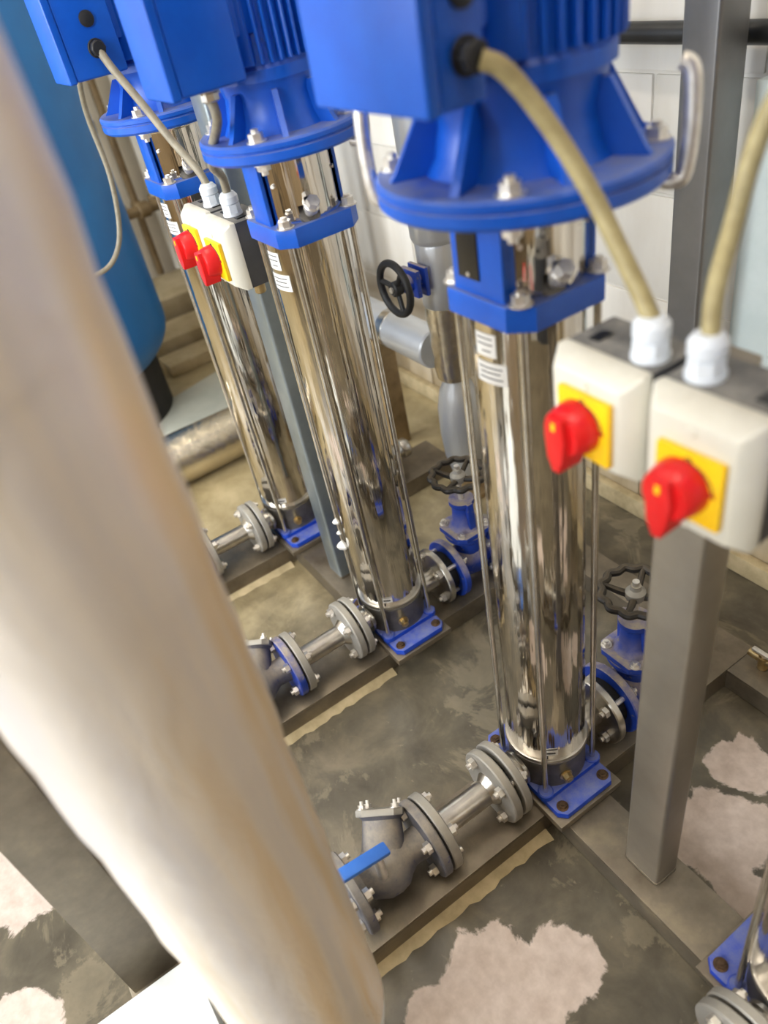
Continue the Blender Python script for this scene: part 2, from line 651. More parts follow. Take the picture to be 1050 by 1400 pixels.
def make_pump(k, label, Rf, rb, box, lean, seen_motor=True):
    x0 = -k * S
    big = Rf > 0.135
    p = thing('vertical_pump', label, 'pump', (x0, 0, 0), (-lean, 0, 0), 'vertical multistage pumps in a row')
    PUMPS[k] = p
    # steel shim plate and blue cast base
    bm = new()
    add_box(bm, (0, 0, 0.0075), (0.216, 0.140, 0.0145), 0.002)
    part('mounting_plate', bm, FRAME, p)
    base_bm = new()
    add_prism(base_bm, [(0.103, -0.05), (0.103, 0.05), (0.09, 0.062), (-0.09, 0.062), (-0.103, 0.05), (-0.103, -0.05), (-0.09, -0.062), (0.09, -0.062)], 0.015, 0.029, bevel=0.003)
    add_prism(base_bm, octo(0.066, 0.014), 0.028, 0.040, bevel=0.002)
    for sx in (-1, 1):
        for sy in (-1, 1):
            add_cyl(base_bm, 0.0135, 0.03, 0.044, (sx * 0.0541, sy * 0.0541, 0), n=16, ch=0.002)
    base = part('base', base_bm, BLUE_BASE, p)
    for sx in (-1, 1):
        for sy in (-1, 1):
            link('base_bolt', cached('base_bolt', lambda: hexbolt(0.0075, 0.006, 0.002), RUST), base, (sx * 0.086, sy * 0.0466, 0.029), (0, 0, random.random()))
    bm = new()
    add_lathe(bm, [(0.060, 0.036), (0.0655, 0.04), (0.0655, 0.098), (0.069, 0.103), (0.069, 0.107), (0.066, 0.109)], n=48)
    part('lower_housing', bm, HOUSING, p)
    bm = new()
    add_lathe(bm, [(0.0655, 0.108), (0.0695, 0.110), (0.0700, 0.113), (0.0690, 0.116), (0.0655, 0.117)], n=48)
    part('seal_ring', bm, STEEL, p, label='bright steel ring at the foot of the tube')
    link('drain_plug', cached('drain_plug', lambda: hexbolt(0.0085, 0.012, 0.002), BRASS), p, (0.0655 * math.cos(-0.25), 0.0655 * math.sin(-0.25), 0.066), (0, PI / 2, -0.25), 'brass drain plug')
    # tube
    bm = new()
    add_lathe(bm, [(0.063, 0.108), (0.065, 0.112), (0.065, 0.50), (0.065, 0.886)], n=72)
    tube = part('stage_tube', bm, CHROME, p)

    def sticker(a, w, z0, z1, mat=STICKER, rr=0.0655, nm='sticker', lab=None):
        b = new()
        nn = 8
        for rad in (rr, rr + 0.0006):
            pass
        col = []
        for i in range(nn + 1):
            an = a - w / 2 + w * i / nn
            col.append([b.verts.new((r_ * math.cos(an), r_ * math.sin(an), z)) for r_, z in ((rr, z0), (rr + .0005, z0), (rr + .0005, z1), (rr, z1))])
        for A, B in zip(col, col[1:]):
            for q in range(4):
                b.faces.new((A[q], A[(q + 1) % 4], B[(q + 1) % 4], B[q]))
        b.faces.new(col[0])
        b.faces.new(list(reversed(col[-1])))
        return part(nm, b, mat, tube, label=lab)
    sticker(-0.60, 0.30, 0.128, 0.141, lab='small white sticker near the foot')
    sticker(-1.50, 0.46, 0.845, 0.872, lab='white rating sticker below the bracket')
    sticker(-1.42, 0.66, 0.812, 0.838, lab='wide white approval sticker below the rating one')
    for zz in (0.867, 0.860, 0.852):
        sticker(-1.50 + (0.03 if zz < .86 else 0), 0.34 if zz > 0.855 else 0.2, zz - 0.0006, zz + 0.0006, INK, 0.0662, 'print_line')
    for zz, w in ((0.832, 0.5), (0.826, 0.42), (0.819, 0.5)):
        sticker(-1.42, w, zz - 0.0006, zz + 0.0006, INK, 0.0662, 'print_line')
    sticker(-0.62, 0.22, 0.133, 0.1362, INK, 0.0662, 'print_line')
    sticker(-0.72, 0.05, 0.119, 0.123, INK, 0.0652, 'dot_mark')
    # tie rods
    for sx in (-1, 1):
        for sy in (-1, 1):
            def rodbm():
                b = new()
                add_cyl(b, 0.0048, 0.040, 0.887, n=12)
                return b
            link('tie_rod', cached('tie_rod', rodbm, ROD), p, (sx * 0.0541, sy * 0.0541, 0))
    # necks and pump flanges
    for sg, yf in ((-1, 0.092), (1, 0.110)):
        bm = new()
        add_cyl(bm, 0.024, 0.055, yf + 0.002, (0, 0, PZ), axis='y', n=28)
        add_lathe(bm, [(0.031, 0.066), (0.031, 0.072)], (0, 0, PZ), 'y', 28)
        if sg < 0:
            for v in bm.verts:
                v.co.y *= -1
        part('port_neck', bm, STEEL, p)
        bm = new()
        add_cyl(bm, 0.067, 0, 0.015, axis='y', n=48, ch=0.002)
        part('port_flange', bm, CASTGREY if sg < 0 else STEEL, p, (0, yf if sg > 0 else -yf - 0.015, PZ))
    # top bracket (collar, two columns, ring)
    br = new()
    add_prism(br, octo(0.070, 0.022), 0.885, 0.914, bevel=0.003)
    add_lathe(br, [(0.040, 0.912), (0.062, 0.914), (0.056, 0.922), (0.045, 0.922)], n=40)
    colw = 0.082 if big else 0.052
    ztop = 1.014
    for sy in (-1, 1):
        add_box(br, (0, sy * 0.058, (0.91 + ztop) / 2), (colw, 0.014, ztop - 0.91), 0.003)
        for sx in (-1, 1):
            add_box(br, (sx * (colw / 2 - 0.005), sy * 0.050, (0.91 + ztop) / 2), (0.010, 0.022, ztop - 0.91), 0.002)
    bracket = part('bracket', br, BLUE, p)
    for sx in (-1, 1):
        for sy in (-1, 1):
            link('bracket_bolt', cached('bracket_bolt', lambda: hexbolt(0.0098, 0.011, 0.004), BOLT), bracket, (sx * 0.0541, sy * 0.0541, 0.914), (0, 0, random.random()))
    if big:
        bm = new()
        add_box(bm, (0, 0, 0), (0.034, 0.0016, 0.074), 0.0005)
        pl = part('nameplate', bm, PLASTIC_BLACK, bracket, (-0.012, -0.0658, 0.967), label='black rating plate screwed to the bracket column')
        for zz in (0.032, -0.032):
            link('plate_screw', cached('plate_screw', lambda: add_cyl(new(), 0.0025, 0, 0.0012, axis='y', n=10), BOLT), pl, (0, -0.0018, zz))
    # polished coupling guard, two half shells open at the columns
    ga = 0.86 if big else 1.05
    gr = 0.0635 if big else 0.060
    for a0 in (-ga, PI - ga):
        bm = new()
        zs = [0.9155 + (1.0095 - 0.9155) * i / 9 for i in range(10)]
        add_lathe(bm, [(gr, z) for z in zs], n=44, a0=a0, a1=a0 + 2 * ga)
        if a0 < 0:
            cut = [f for f in bm.faces if math.hypot(math.atan2(f.calc_center_median().y, f.calc_center_median().x) * gr + 0.012, (f.calc_center_median().z - 0.926)) < 0.0165]
            bmesh.ops.delete(bm, geom=cut, context='FACES')
        bmesh.ops.solidify(bm, geom=bm.faces[:], thickness=0.0009)
        add_lathe(bm, [(gr + 0.0012, 0.998), (gr + 0.0018, 0.999), (gr + 0.0018, 1.002), (gr + 0.0012, 1.003)], n=24, a0=a0, a1=a0 + 2 * ga)
        g = part('coupling_guard', bm, CHROME, p)
        if a0 < 0:
            for aa in (-ga + 0.09, ga - 0.09):
                link('guard_screw', cached('guard_screw', lambda: add_cyl(new(), 0.003, 0, 0.003, axis='x', n=10), BOLT), g, (gr * math.cos(aa), gr * math.sin(aa), 0.968), (0, 0, aa))
    bm = new()
    add_cyl(bm, 0.018, 0.90, 1.02, n=20)
    add_lathe(bm, [(0.030, 0.935), (0.034, 0.938), (0.034, 0.985), (0.030, 0.988)], n=24)
    part('shaft_coupling', bm, HOUSING, p)
    # vent plug leaning out of the head
    bm = new()
    add_cyl(bm, 0.0075, 0, 0.018, n=16)
    add_lathe(bm, [(0.0105, 0.012), (0.0115, 0.013), (0.0115, 0.020), (0.010, 0.022)], n=20)
    add_prism(bm, [(0.010 * math.cos(PI / 3 * i), 0.010 * math.sin(PI / 3 * i)) for i in range(6)], 0.022, 0.032)
    part('vent_plug', bm, BOLT, p, (0.054, -0.012, 0.922), (0, 0.8, 0), 'steel vent plug leaning out of the pump head')
    bm = new()
    add_lathe(bm, [(0.010, 0.0), (0.017, 0.002), (0.017, 0.007), (0.010, 0.009)], n=20)
    part('vent_seat', bm, HOUSING, p, (0.049, -0.012, 0.918), (0, 0.8, 0))
    # motor flange with adapter cone and ribs
    bm = new()
    add_lathe(bm, [(0.045, 1.010), (Rf - 0.004, 1.010), (Rf, 1.014), (Rf, 1.024), (Rf - 0.003, 1.0255), (Rf - 0.003, 1.027), (Rf, 1.0285), (Rf, 1.034), (Rf - 0.003, 1.037), (rb * 0.98, 1.037)], n=72)
    fl = part('motor_flange', bm, BLUE, p)
    bm = new()
    zb = 1.100 if not big else 1.112
    add_lathe(bm, [(rb * 0.98, 1.034), (rb * 0.86, 1.052), (rb * 0.80, 1.080), (rb * 0.86, zb), (rb * 0.5, zb + 0.001)], n=56)
    part('adapter_cone', bm, BLUE, p)

    def ribbm():
        b = new()
        pts = [(rb * 0.78, 1.035), (Rf - 0.012, 1.036), (Rf - 0.018, 1.043), (rb * 0.92, zb - 0.010), (rb * 0.78, zb - 0.010)]
        w0 = 0.0045 if big else 0.004
        A = [b.verts.new((r_, -w0, z)) for r_, z in pts]
        B = [b.verts.new((r_, w0, z)) for r_, z in pts]
        b.faces.new(A)
        b.faces.new(list(reversed(B)))
        for i in range(len(pts)):
            j = (i + 1) % len(pts)
            b.faces.new((A[i], A[j], B[j], B[i]))
        return b
    for i in range(8):
        link('rib', cached(('rib', round(Rf, 3)), ribbm, BLUE), fl, (0, 0, 0), (0, 0, PI / 8 + PI / 4 * i))
    for i in range(4):
        a = PI / 4 + PI / 2 * i
        link('flange_bolt', cached('flange_bolt', lambda: hexbolt(0.0105, 0.011, 0.005), BOLT), fl, ((Rf - 0.017) * math.cos(a), (Rf - 0.017) * math.sin(a), 1.037), (0, 0, random.random()))
        link('flange_nut', cached('flange_nut', lambda: add_cyl(hexbolt(0.0098, 0.009, 0.006), 0.004, 0, 0.01, n=8), BOLT), fl, ((Rf - 0.017) * math.cos(a), (Rf - 0.017) * math.sin(a), 1.010), (PI, 0, random.random()))
    # motor barrel with cooling fins
    zt = 1.46
    rc = rb - 0.012
    bm = new()
    add_lathe(bm, [(rc * 0.8, zb - 0.002), (rc + 0.004, zb), (rc + 0.004, zb + 0.014), (rc, zb + 0.018), (rc, zt), (rc * 0.8, zt + 0.002)], n=64)
    barrel = part('motor_barrel', bm, BLUE, p)

    def finbm():
        b = new()
        add_box(b, (rb - 0.007, 0, (zb + 0.020 + zt) / 2), (0.014, 0.0042, zt - zb - 0.02), 0.0012, 1)
        return b
    nf = 40
    for i in range(nf):
        a = 2 * PI * i / nf
        da = (a - box['ang'] + PI) % (2 * PI) - PI
        if -0.62 < da < 0.60:
            continue
        link('fin', cached(('fin', round(rb, 3)), finbm, BLUE), barrel, (0, 0, 0), (0, 0, a))
    bm = new()
    add_lathe(bm, [(rb + 0.004, zt - 0.005), (rb + 0.006, zt), (rb + 0.006, zt + 0.09), (rb - 0.02, zt + 0.11), (0.001, zt + 0.112)], n=48)
    part('fan_cover', bm, BLUE, p)
    # smooth boss with a cast earth lug beside the terminal box
    bm = new()
    add_box(bm, (rc + 0.006, 0, zb + 0.10), (0.014, 0.030, 0.16), 0.004)
    part('earth_boss', bm, BLUE, barrel, (0, 0, 0), (0, 0, box['ang'] + 0.78))
    # terminal box
    bx0, bx1, by0, by1, bz0, bz1 = box['x0'], box['x1'], box['y0'], box['y1'], box['z0'], box['z1']
    bm = new()
    add_box(bm, ((bx0 + bx1) / 2, (by0 + by1) / 2, (bz0 + bz1) / 2), (bx1 - bx0, by1 - by0, bz1 - bz0), 0.006, 3)
    tb = part('terminal_box', bm, BLUE, p)
    bm = new()
    add_box(bm, ((bx0 + bx1) / 2, (by1 - 0.06) / 2, (bz0 + bz1) / 2 + 0.02), ((bx1 - bx0) * 0.65, 0.05 - by1 - 0.02, bz1 - bz0 - 0.05), 0.006, 2)
    part('neck', bm, BLUE, tb)
    bm = new()
    add_box(bm, ((bx0 + bx1) / 2, by0 - 0.006, (bz0 + bz1) / 2), (bx1 - bx0 + 0.003, 0.014, bz1 - bz0 + 0.003), 0.004, 3)
    part('lid', bm, BLUE, tb)
    gy = (by0 + by1) / 2 + 0.004
    bm = new()
    add_cyl(bm, 0.0145, -0.003, 0.004, axis='x', n=24, ch=0.001)
    add_cyl(bm, 0.0125, 0.004, 0.016, axis='x', n=8, ch=0.002)
    if box['side']:
        part('cable_gland', bm, BLACK, tb, (bx1, gy, box['gz']), label='black cable gland')
        bm = new()
        add_lathe(bm, [(0.012, -0.002), (0.012, 0.003), (0.006, 0.005), (0.0005, 0.005)], axis='x', n=20)
        part('blanking_plug', bm, BLACK, tb, (bx1, gy, box['gz'] + 0.042), label='black blanking plug')
    else:
        part('cable_gland', bm, STEEL, tb, (0.045, gy, bz0), (0, PI / 2, 0), label='grey cable gland under the box')
    # lifting handles of bright bar
    for a in ((0.62, PI + 0.72) if big else (0.62,)):
        c, s_ = math.cos(a), math.sin(a)
        pts = [((Rf - 0.01) * c, (Rf - 0.01) * s_, 1.0045), ((Rf + 0.004) * c, (Rf + 0.002) * s_, 1.0045), ((Rf + 0.010) * c, (Rf + 0.010) * s_, 1.012),
               ((Rf + 0.013) * c, (Rf + 0.013) * s_, 1.045), ((Rf + 0.012) * c, (Rf + 0.012) * s_, 1.085), ((Rf + 0.008) * c, (Rf + 0.008) * s_, 1.100), ((Rf + 0.000) * c, (Rf + 0.000) * s_, 1.104)]
        bm = new()
        add_tube(bm, spline(pts, 5), 0.0078, 12)
        part('lifting_handle', bm, BOLT, fl, label='bright bar lifting handle')
    return p


BIGBOX = dict(x0=-0.082, x1=0.092, y0=-0.156, y1=-0.108, z0=1.114, z1=1.30, gz=1.149, ang=-PI / 2, side=True)
SMALLBOX = dict(x0=-0.016, x1=0.082, y0=-0.158, y1=-0.066, z0=1.109, z1=1.25, gz=1.150, ang=-PI / 2, side=True)
make_pump(0, 'tall blue motored pump with polished tube, nearest to the grey post with two switch boxes', 0.1447, 0.100, BIGBOX, 0.022)
MIDBOX = dict(SMALLBOX, side=False)
make_pump(1, 'blue motored pump with polished tube, right beside the pale galvanised post, second from the tank', 0.118, 0.083, MIDBOX, 0.0)
make_pump(2, 'farthest blue motored pump with polished tube, next to the blue tank', 0.122, 0.083, SMALLBOX, 0.0)
make_pump(-1, 'pump cut off at the photo corner, only its blue foot and rod showing', 0.118, 0.083, MIDBOX, 0.0)


for q, (z, r) in enumerate(((0.235, 0.011), (0.30, 0.007), (0.27, 0.005))):
    bm = new()
    add_lathe(bm, [(r * 0.2, -r), (r * 0.8, -r * 0.5), (r, 0.1 * r), (r * 0.6, r * 0.8), (r * 0.1, r * 1.2)], n=12, rf=lambda a: 1 + 0.2 * math.sin(3 * a + 1))
    part('plaster_blob', bm, STICKER, PUMPS[1], (-0.0541 + 0.003, -0.0541 - 0.005, z), label='blob of white plaster stuck on the tie rod')


# ------------------------------------------------------------------ pipework along each rail
def flange_bolts(parent, y, length, n=4, rr=0.050, z=PZ, off=PI / 4, key='bolt'):
    for i in range(n):
        a = off + 2 * PI * i / n
        link('bolt', cached((key, round(length, 3)), lambda: through_bolt(length), BOLT), parent, (rr * math.cos(a), y, z + rr * math.sin(a)), (0, random.random(), 0))


WHO = {0: 'pump nearest the grey switch post', 1: 'pump beside the pale post', 2: 'farthest pump by the tank', -1: 'pump cut off at the corner'}
for k in (0, 1, 2, -1):
    x = -k * S
    # ---- suction spool
    sp = thing('suction_spool', 'short flanged steel pipe on the suction side of the ' + WHO[k], 'pipe', (x, 0, 0), (0, 0, 0), 'suction spool pipes')
    bm = new()
    add_cyl(bm, 0.055, -0.112, -0.108, (0, 0, PZ), 'y', 40)
    part('gasket', bm, GASKET, sp)
    bm = new()
    add_cyl(bm, 0.067, 0, 0.016, axis='y', n=48, ch=0.002)
    part('flange', bm, CASTGREY, sp, (0, -0.128, PZ))
    bm = new()
    add_cyl(bm, 0.0215, -0.240, -0.126, (0, 0, PZ), 'y', 32)
    add_lathe(bm, [(0.021, -0.141), (0.030, -0.129), (0.030, -0.127)], (0, 0, PZ), 'y', 32)
    part('pipe', bm, STEEL, sp)
    bm = new()
    add_cyl(bm, 0.067, 0, 0.016, axis='y', n=48, ch=0.002)
    part('flange', bm, CASTGREY, sp, (0, -0.254, PZ))
    flange_bolts(sp, -0.110, 0.038)
    if k == -1:
        continue
    # ---- ball valve
    bv = thing('ball_valve', {0: 'grey blue flanged ball valve with bright blue lever, below the big clad pipe', 1: 'flanged ball valve with black lever, on the rail of the middle pump',
                              2: 'flanged ball valve at the farthest rail, mostly behind the clad pipe'}[k], 'valve', (x, 0, 0), (0, 0, 0), 'suction ball valves')
    bm = new()
    add_cyl(bm, 0.056, -0.258, -0.254, (0, 0, PZ), 'y', 40)
    part('gasket', bm, GASKET, bv)
    for yy in (-0.274, -0.416):
        bm = new()
        add_cyl(bm, 0.067, 0, 0.016, axis='y', n=48, ch=0.002)
        part('flange', bm, VALVEBODY if k == 0 else BLUE_DARK, bv, (0, yy, PZ), label='dark blue painted flange')
    bm = new()
    add_lathe(bm, [(0.028, -0.401), (0.026, -0.388), (0.034, -0.376), (0.043, -0.360), (0.045, -0.342), (0.042, -0.325), (0.032, -0.312), (0.026, -0.300), (0.028, -0.272)], (0, 0, PZ), 'y', 32)
    NM = Vector((-0.60, 0.42, 0.47)).normalized().to_track_quat('Z', 'Y').to_matrix()
    add_lathe(bm, [(0.040, 0.0), (0.034, 0.045), (0.032, 0.072), (0.038, 0.078)], (0, -0.345, PZ), NM, 28)
    part('body', bm, VALVEBODY, bv)
    bm = new()
    add_prism(bm, octo(0.038, 0.012), 0.078, 0.089, bevel=0.002)
    cap = part('bonnet_cap', bm, CASTGREY, bv, (0, -0.345, PZ), NM.to_euler())
    for sx in (-1, 1):
        for sy in (-1, 1):
            link('cap_bolt', cached('cap_bolt', lambda: hexbolt(0.0062, 0.007, 0.006), BOLT), cap, (sx * 0.027, sy * 0.027, 0.089))
    bm = new()
    add_cyl(bm, 0.008, 0.03, 0.098, n=14, c=(0.024, -0.358, PZ))
    part('stem', bm, BOLT, bv)
    bm = new()
    lm = Matrix.Rotation(-0.16, 3, 'X')
    add_box(bm, (0.026, -0.398, PZ + 0.104), (0.022, 0.120, 0.009), 0.0035, 2, lm)
    part('lever', bm, LEVERBLUE if k == 0 else BLACK, bv, label='bright blue lever' if k == 0 else 'black lever')
    flange_bolts(bv, -0.256, 0.038)
    flange_bolts(bv, -0.408, 0.018)
    # ---- discharge gate valve
    gv = thing('gate_valve', {0: 'dusty blue gate valve with black scalloped handwheel, behind the grey switch post', 1: 'dusty blue gate valve with black handwheel, beyond the polished tube of the middle pump',
                              2: 'blue gate valve of the farthest pump, mostly behind its tube'}[k], 'valve', (x, 0, 0), (0, 0, 0), 'discharge gate valves')
    bm = new()
    add_cyl(bm, 0.046, 0.126, 0.150, (0, 0, PZ), 'y', 36)
    part('wafer', bm, GASKET, gv, label='black wafer between the flanges')
    for yy in (0.150, 0.262):
        bm = new()
        add_cyl(bm, 0.070, 0, 0.016, axis='y', n=48, ch=0.002)
        part('flange', bm, BLUE_DARK, gv, (0, yy, PZ))
    bm = new()
    add_lathe(bm, [(0.030, 0.165), (0.029, 0.178), (0.038, 0.190), (0.042, 0.214), (0.038, 0.238), (0.029, 0.250), (0.030, 0.263)], (0, 0, PZ), 'y', 32)
    add_lathe(bm, [(0.030, PZ), (0.030, PZ + 0.060), (0.046, PZ + 0.070), (0.048, PZ + 0.074), (0.048, PZ + 0.082)], (0, 0.214, 0), 'z', 32)
    body = part('body', bm, BLUE_DARK, gv)
    bm = new()
    add_prism(bm, octo(0.047, 0.016), PZ + 0.0835, PZ + 0.096, c=(0, 0.214, 0), bevel=0.002)
    add_lathe(bm, [(0.036, PZ + 0.095), (0.026, PZ + 0.110), (0.022, PZ + 0.150), (0.028, PZ + 0.158), (0.028, PZ + 0.168)], (0, 0.214, 0), 'z', 28)
    for sx in (-1, 1):
        add_box(bm, (sx * 0.026, 0.214, PZ + 0.13), (0.012, 0.016, 0.075), 0.003)
    bon = part('bonnet', bm, BLUE_DARK, gv)
    for sx in (-1, 1):
        for sy in (-1, 1):
            link('bonnet_bolt', cached('bonnet_bolt', lambda: hexbolt(0.0072, 0.008, 0.004), BOLT), bon, (sx * 0.033, 0.214 + sy * 0.033, PZ + 0.096))
    bm = new()
    add_cyl(bm, 0.006, PZ + 0.16, PZ + 0.255, (0, 0.214, 0), 'z', 12)
    part('stem', bm, BOLT, gv)
    # handwheel with scalloped rim
    wz = PZ + 0.232
    bm = new()
    m = 96
    ring = []
    Rw = 0.056
    for i in range(m):
        a = 2 * PI * i / m
        r = Rw + 0.0028 * math.cos(12 * a)
        ring.append((r * math.cos(a), 0.214 + r * math.sin(a), wz))
    add_tube(bm, ring, 0.0072, 10, closed=True)
    for i in range(4):
        a = PI / 2 * i + 0.5
        d = Vector((math.cos(a), math.sin(a), 0))
        c = Vector((0, 0.214, wz))
        add_tube(bm, [c + d * 0.010 - Vector((0, 0, .010)), c + d * 0.03 - Vector((0, 0, .007)), c + d * Rw], [0.007, 0.006, 0.005], 8)
    wheel = part('handwheel', bm, IRON, gv, label='black handwheel with scalloped rim')
    bm = new()
    add_lathe(bm, [(0.013, wz - 0.018), (0.017, wz - 0.012), (0.017, wz), (0.010, wz + 0.006), (0.0085, wz + 0.014), (0.001, wz + 0.0145)], (0, 0.214, 0), 'z', 18)
    part('hub', bm, CASTGREY, wheel, label='pale dusty hub nut')
    flange_bolts(gv, 0.138, 0.056)
    flange_bolts(gv, 0.278, 0.040)
    # ---- short discharge pipe beyond the valve
    dp = thing('discharge_pipe', 'steel discharge pipe stub behind the gate valve of the ' + WHO[k], 'pipe', (x, 0, 0), (0, 0, 0), 'discharge pipe stubs')
    bm = new()
    add_cyl(bm, 0.067, 0, 0.016, axis='y', n=40, ch=0.002)
    part('flange', bm, CASTGREY, dp, (0, 0.279, PZ))
    bm = new()
    pts = [(0, 0.294, PZ), (0, 0.33, PZ), (0, 0.360, PZ)]
    add_tube(bm, pts, 0.0215, 20)
    add_lathe(bm, [(0.026, 0.352), (0.028, 0.356), (0.028, 0.372), (0.018, 0.380), (0.001, 0.381)], (0, 0, PZ), 'y', 24)
    part('pipe', bm, STEEL, dp)


# ------------------------------------------------------------------ posts and switch boxes
def make_post(x, y, w, d, z1, mat, label, rot):
    z0 = FZ if y > 0.3 else 0.0
    p = thing('support_post', label, 'post', (x, y, z0), rot, 'box section posts')
    z1 -= z0
    bm = new()
    poly = []
    r = 0.006
    for cx, cy, a0 in ((w / 2 - r, d / 2 - r, 0), (-w / 2 + r, d / 2 - r, PI / 2), (-w / 2 + r, -d / 2 + r, PI), (w / 2 - r, -d / 2 + r, 1.5 * PI)):
        for i in range(4):
            a = a0 + PI / 2 * i / 3
            poly.append((cx + r * math.cos(a), cy + r * math.sin(a)))
    add_prism(bm, poly, 0.001, z1)
    part('box_section', bm, mat, p, angle=60)
    bm = new()
    add_prism(bm, [(a * 1.03, b * 1.03) for a, b in poly], 0.0005, 0.006, bevel=0.001)
    part('weld_bead', bm, FRAME, p)
    return p


make_post(0.229, 0.004, 0.064, 0.048, 0.895, POSTMAT, 'wide grey box section post carrying the two near switch boxes', (-0.020, 0.014, 0))
make_post(-0.2105, 0.584, 0.065, 0.068, 2.86, COLUMNMAT, 'tall dark grey box section column in front of the white block wall', (0, 0, 0))
make_post(-0.722, 0.002, 0.060, 0.050, 2.86, POSTPALE, 'pale galvanised box section post between the two far pumps', (0, 0.0, 0))


def switch_box(x, y, z, label, h=0.106, rz=0.0, knob=0.0, gx=0.018):
    """cream lid on a dark base; origin = lower centre of the front face, front looks to -y"""
    t = thing('isolator_switch', label, 'switch', (x, y, z), (0, 0, rz), 'red and yellow isolator switches')
    w = 0.102
    bm = new()
    add_box(bm, (0, 0.055, h / 2), (w - 0.002, 0.060, h - 0.002), 0.003, 2)
    bx = part('base_box', bm, BOXGREY, t, label='dark grey back box')
    # lid with sloping shoulders
    bm = new()
    lv = []
    for (iw, yy) in ((0.0, 0.026), (0.0, 0.017), (0.011, 0.001), (0.013, 0.0)):
        lv.append([bm.verts.new((sx * (w / 2 - iw), yy, zz)) for sx, zz in ((-1, iw), (1, iw), (1, h - iw), (-1, h - iw))])
    for A, B in zip(lv, lv[1:]):
        for q in range(4):
            bm.faces.new((A[q], A[(q + 1) % 4], B[(q + 1) % 4], B[q]))
    bm.faces.new(lv[0])
    bm.faces.new(list(reversed(lv[-1])))
    es = [e for e in bm.edges if abs(e.verts[0].co.y - e.verts[1].co.y) > 1e-5]
    bmesh.ops.bevel(bm, geom=es, offset=0.0035, segments=2, profile=0.5, affect='EDGES')
    lid = part('lid', bm, CREAM, t, label='cream moulded lid')
    for sx, sz in ((0, h - 0.02), (0, 0.016)):
        link('lid_screw', cached('lid_screw', lambda: add_lathe(new(), [(0.0045, 0.0), (0.0045, -0.001), (0.003, -0.0018), (0.0005, -0.0012)], axis='y', n=14), CREAM), lid, (sx * 0.03, 0, sz))
    for sx in (-0.028, 0.030):
        bm = new()
        add_box(bm, (sx, 0.047, h + 0.0002), (0.012, 0.018, 0.0016), 0.0004, 1)
        part('vent_slot', bm, PLASTIC_BLACK, bx, label='black slot in the top')
    # yellow plate
    pz = h * 0.47
    bm = new()
    add_box(bm, (0.004, -0.0035, pz), (0.062, 0.007, 0.064), 0.0025, 2)
    pl = part('yellow_plate', bm, YELLOW, t, label='yellow square plate')
    # raised arc and small marks on the plate
    bm = new()
    arc = [(0.004 + 0.0245 * math.cos(a), -0.0074, pz + 0.0245 * math.sin(a)) for a in [0.25 + i * 2.4 / 14 for i in range(15)]]
    add_tube(bm, arc, 0.0007, 6)
    part('arc_line', bm, INK, pl)
    bm = new()
    m = 14
    add_tube(bm, [(0.004 + 0.0035 * math.cos(2 * PI * i / m), -0.0076, pz + 0.0235 + 0.0045 * math.sin(2 * PI * i / m)) for i in range(m)], 0.0008, 6, closed=True)
    part('zero_mark', bm, INK, pl)
    bm = new()
    add_box(bm, (0.027, -0.0074, pz + 0.003), (0.006, 0.001, 0.0045), 0.0004, 1)
    part('one_mark', bm, DARKINK, pl)
    # rotary knob: skirt plus grip wing
    bm = new()
    add_lathe(bm, [(0.0255, -0.007), (0.0255, -0.011), (0.0245, -0.017), (0.0225, -0.0265), (0.0205, -0.0290), (0.001, -0.0295)], (0.0, 0, 0), 'y', 36)
    wing = [(-0.0085, 0.020), (0.0085, 0.020), (0.0125, 0.0), (0.0090, -0.022), (0.0045, -0.036), (-0.0045, -0.036), (-0.0090, -0.022), (-0.0125, 0.0)]
    # prism on the y axis: local (x, z)
    M = Matrix(((1, 0, 0), (0, 0, 1), (0, 1, 0)))
    add_prism(bm, wing, -0.0365, -0.008, M, bevel=0.002)
    kn = part('knob', bm, RED, t, (0.0, 0, pz), (0, knob, 0), label='red rotary knob')
    bm = new()
    add_box(bm, (0, -0.0367, 0.012), (0.005, 0.0012, 0.008), 0.0004, 1)
    part('pointer_mark', bm, YELLOW, kn)
    # white gland on top
    bm = new()
    hx = [(0.0155 * math.cos(PI / 4 * i + .2), 0.0155 * math.sin(PI / 4 * i + .2)) for i in range(8)]
    add_cyl(bm, 0.0165, 0, 0.004, n=24)
    add_prism(bm, hx, 0.004, 0.018, bevel=0.001)
    add_lathe(bm, [(0.013, 0.018), (0.0155, 0.020), (0.0155, 0.030), (0.011, 0.036), (0.007, 0.037)], n=24)
    part('cable_gland', bm, WHITEGLAND, t, (gx, 0.046, h), label='white cable gland')
    bm = new()
    add_cyl(bm, 0.010, -0.018, 0.0, n=16, ch=0.002)
    part('entry_bush', bm, BRASS, t, (0.030, 0.046, 0), label='brownish bush under the box')
    return t


switch_box(0.198, -0.092, 0.814, 'large cream isolator with red knob on the grey post, against the polished tube', 0.106, -0.03, gx=0.030)
switch_box(0.309, -0.092, 0.797, 'large cream isolator with red knob on the grey post, farther from the tube', 0.124, 0.02, gx=-0.025)
switch_box(-0.757, -0.088, 0.790, 'small cream isolator with red knob on the pale post, on the tank side', 0.106)
switch_box(-0.647, -0.092, 0.784, 'small cream isolator with red knob on the pale post, beside the middle pump', 0.112, gx=0.004)


# ------------------------------------------------------------------ cables
def cable(name, pts, r, mat, label):
    bm = new()
    add_tube(bm, spline(pts, 8), r, 12)
    return tag(part(name, bm, mat), label, 'cable')


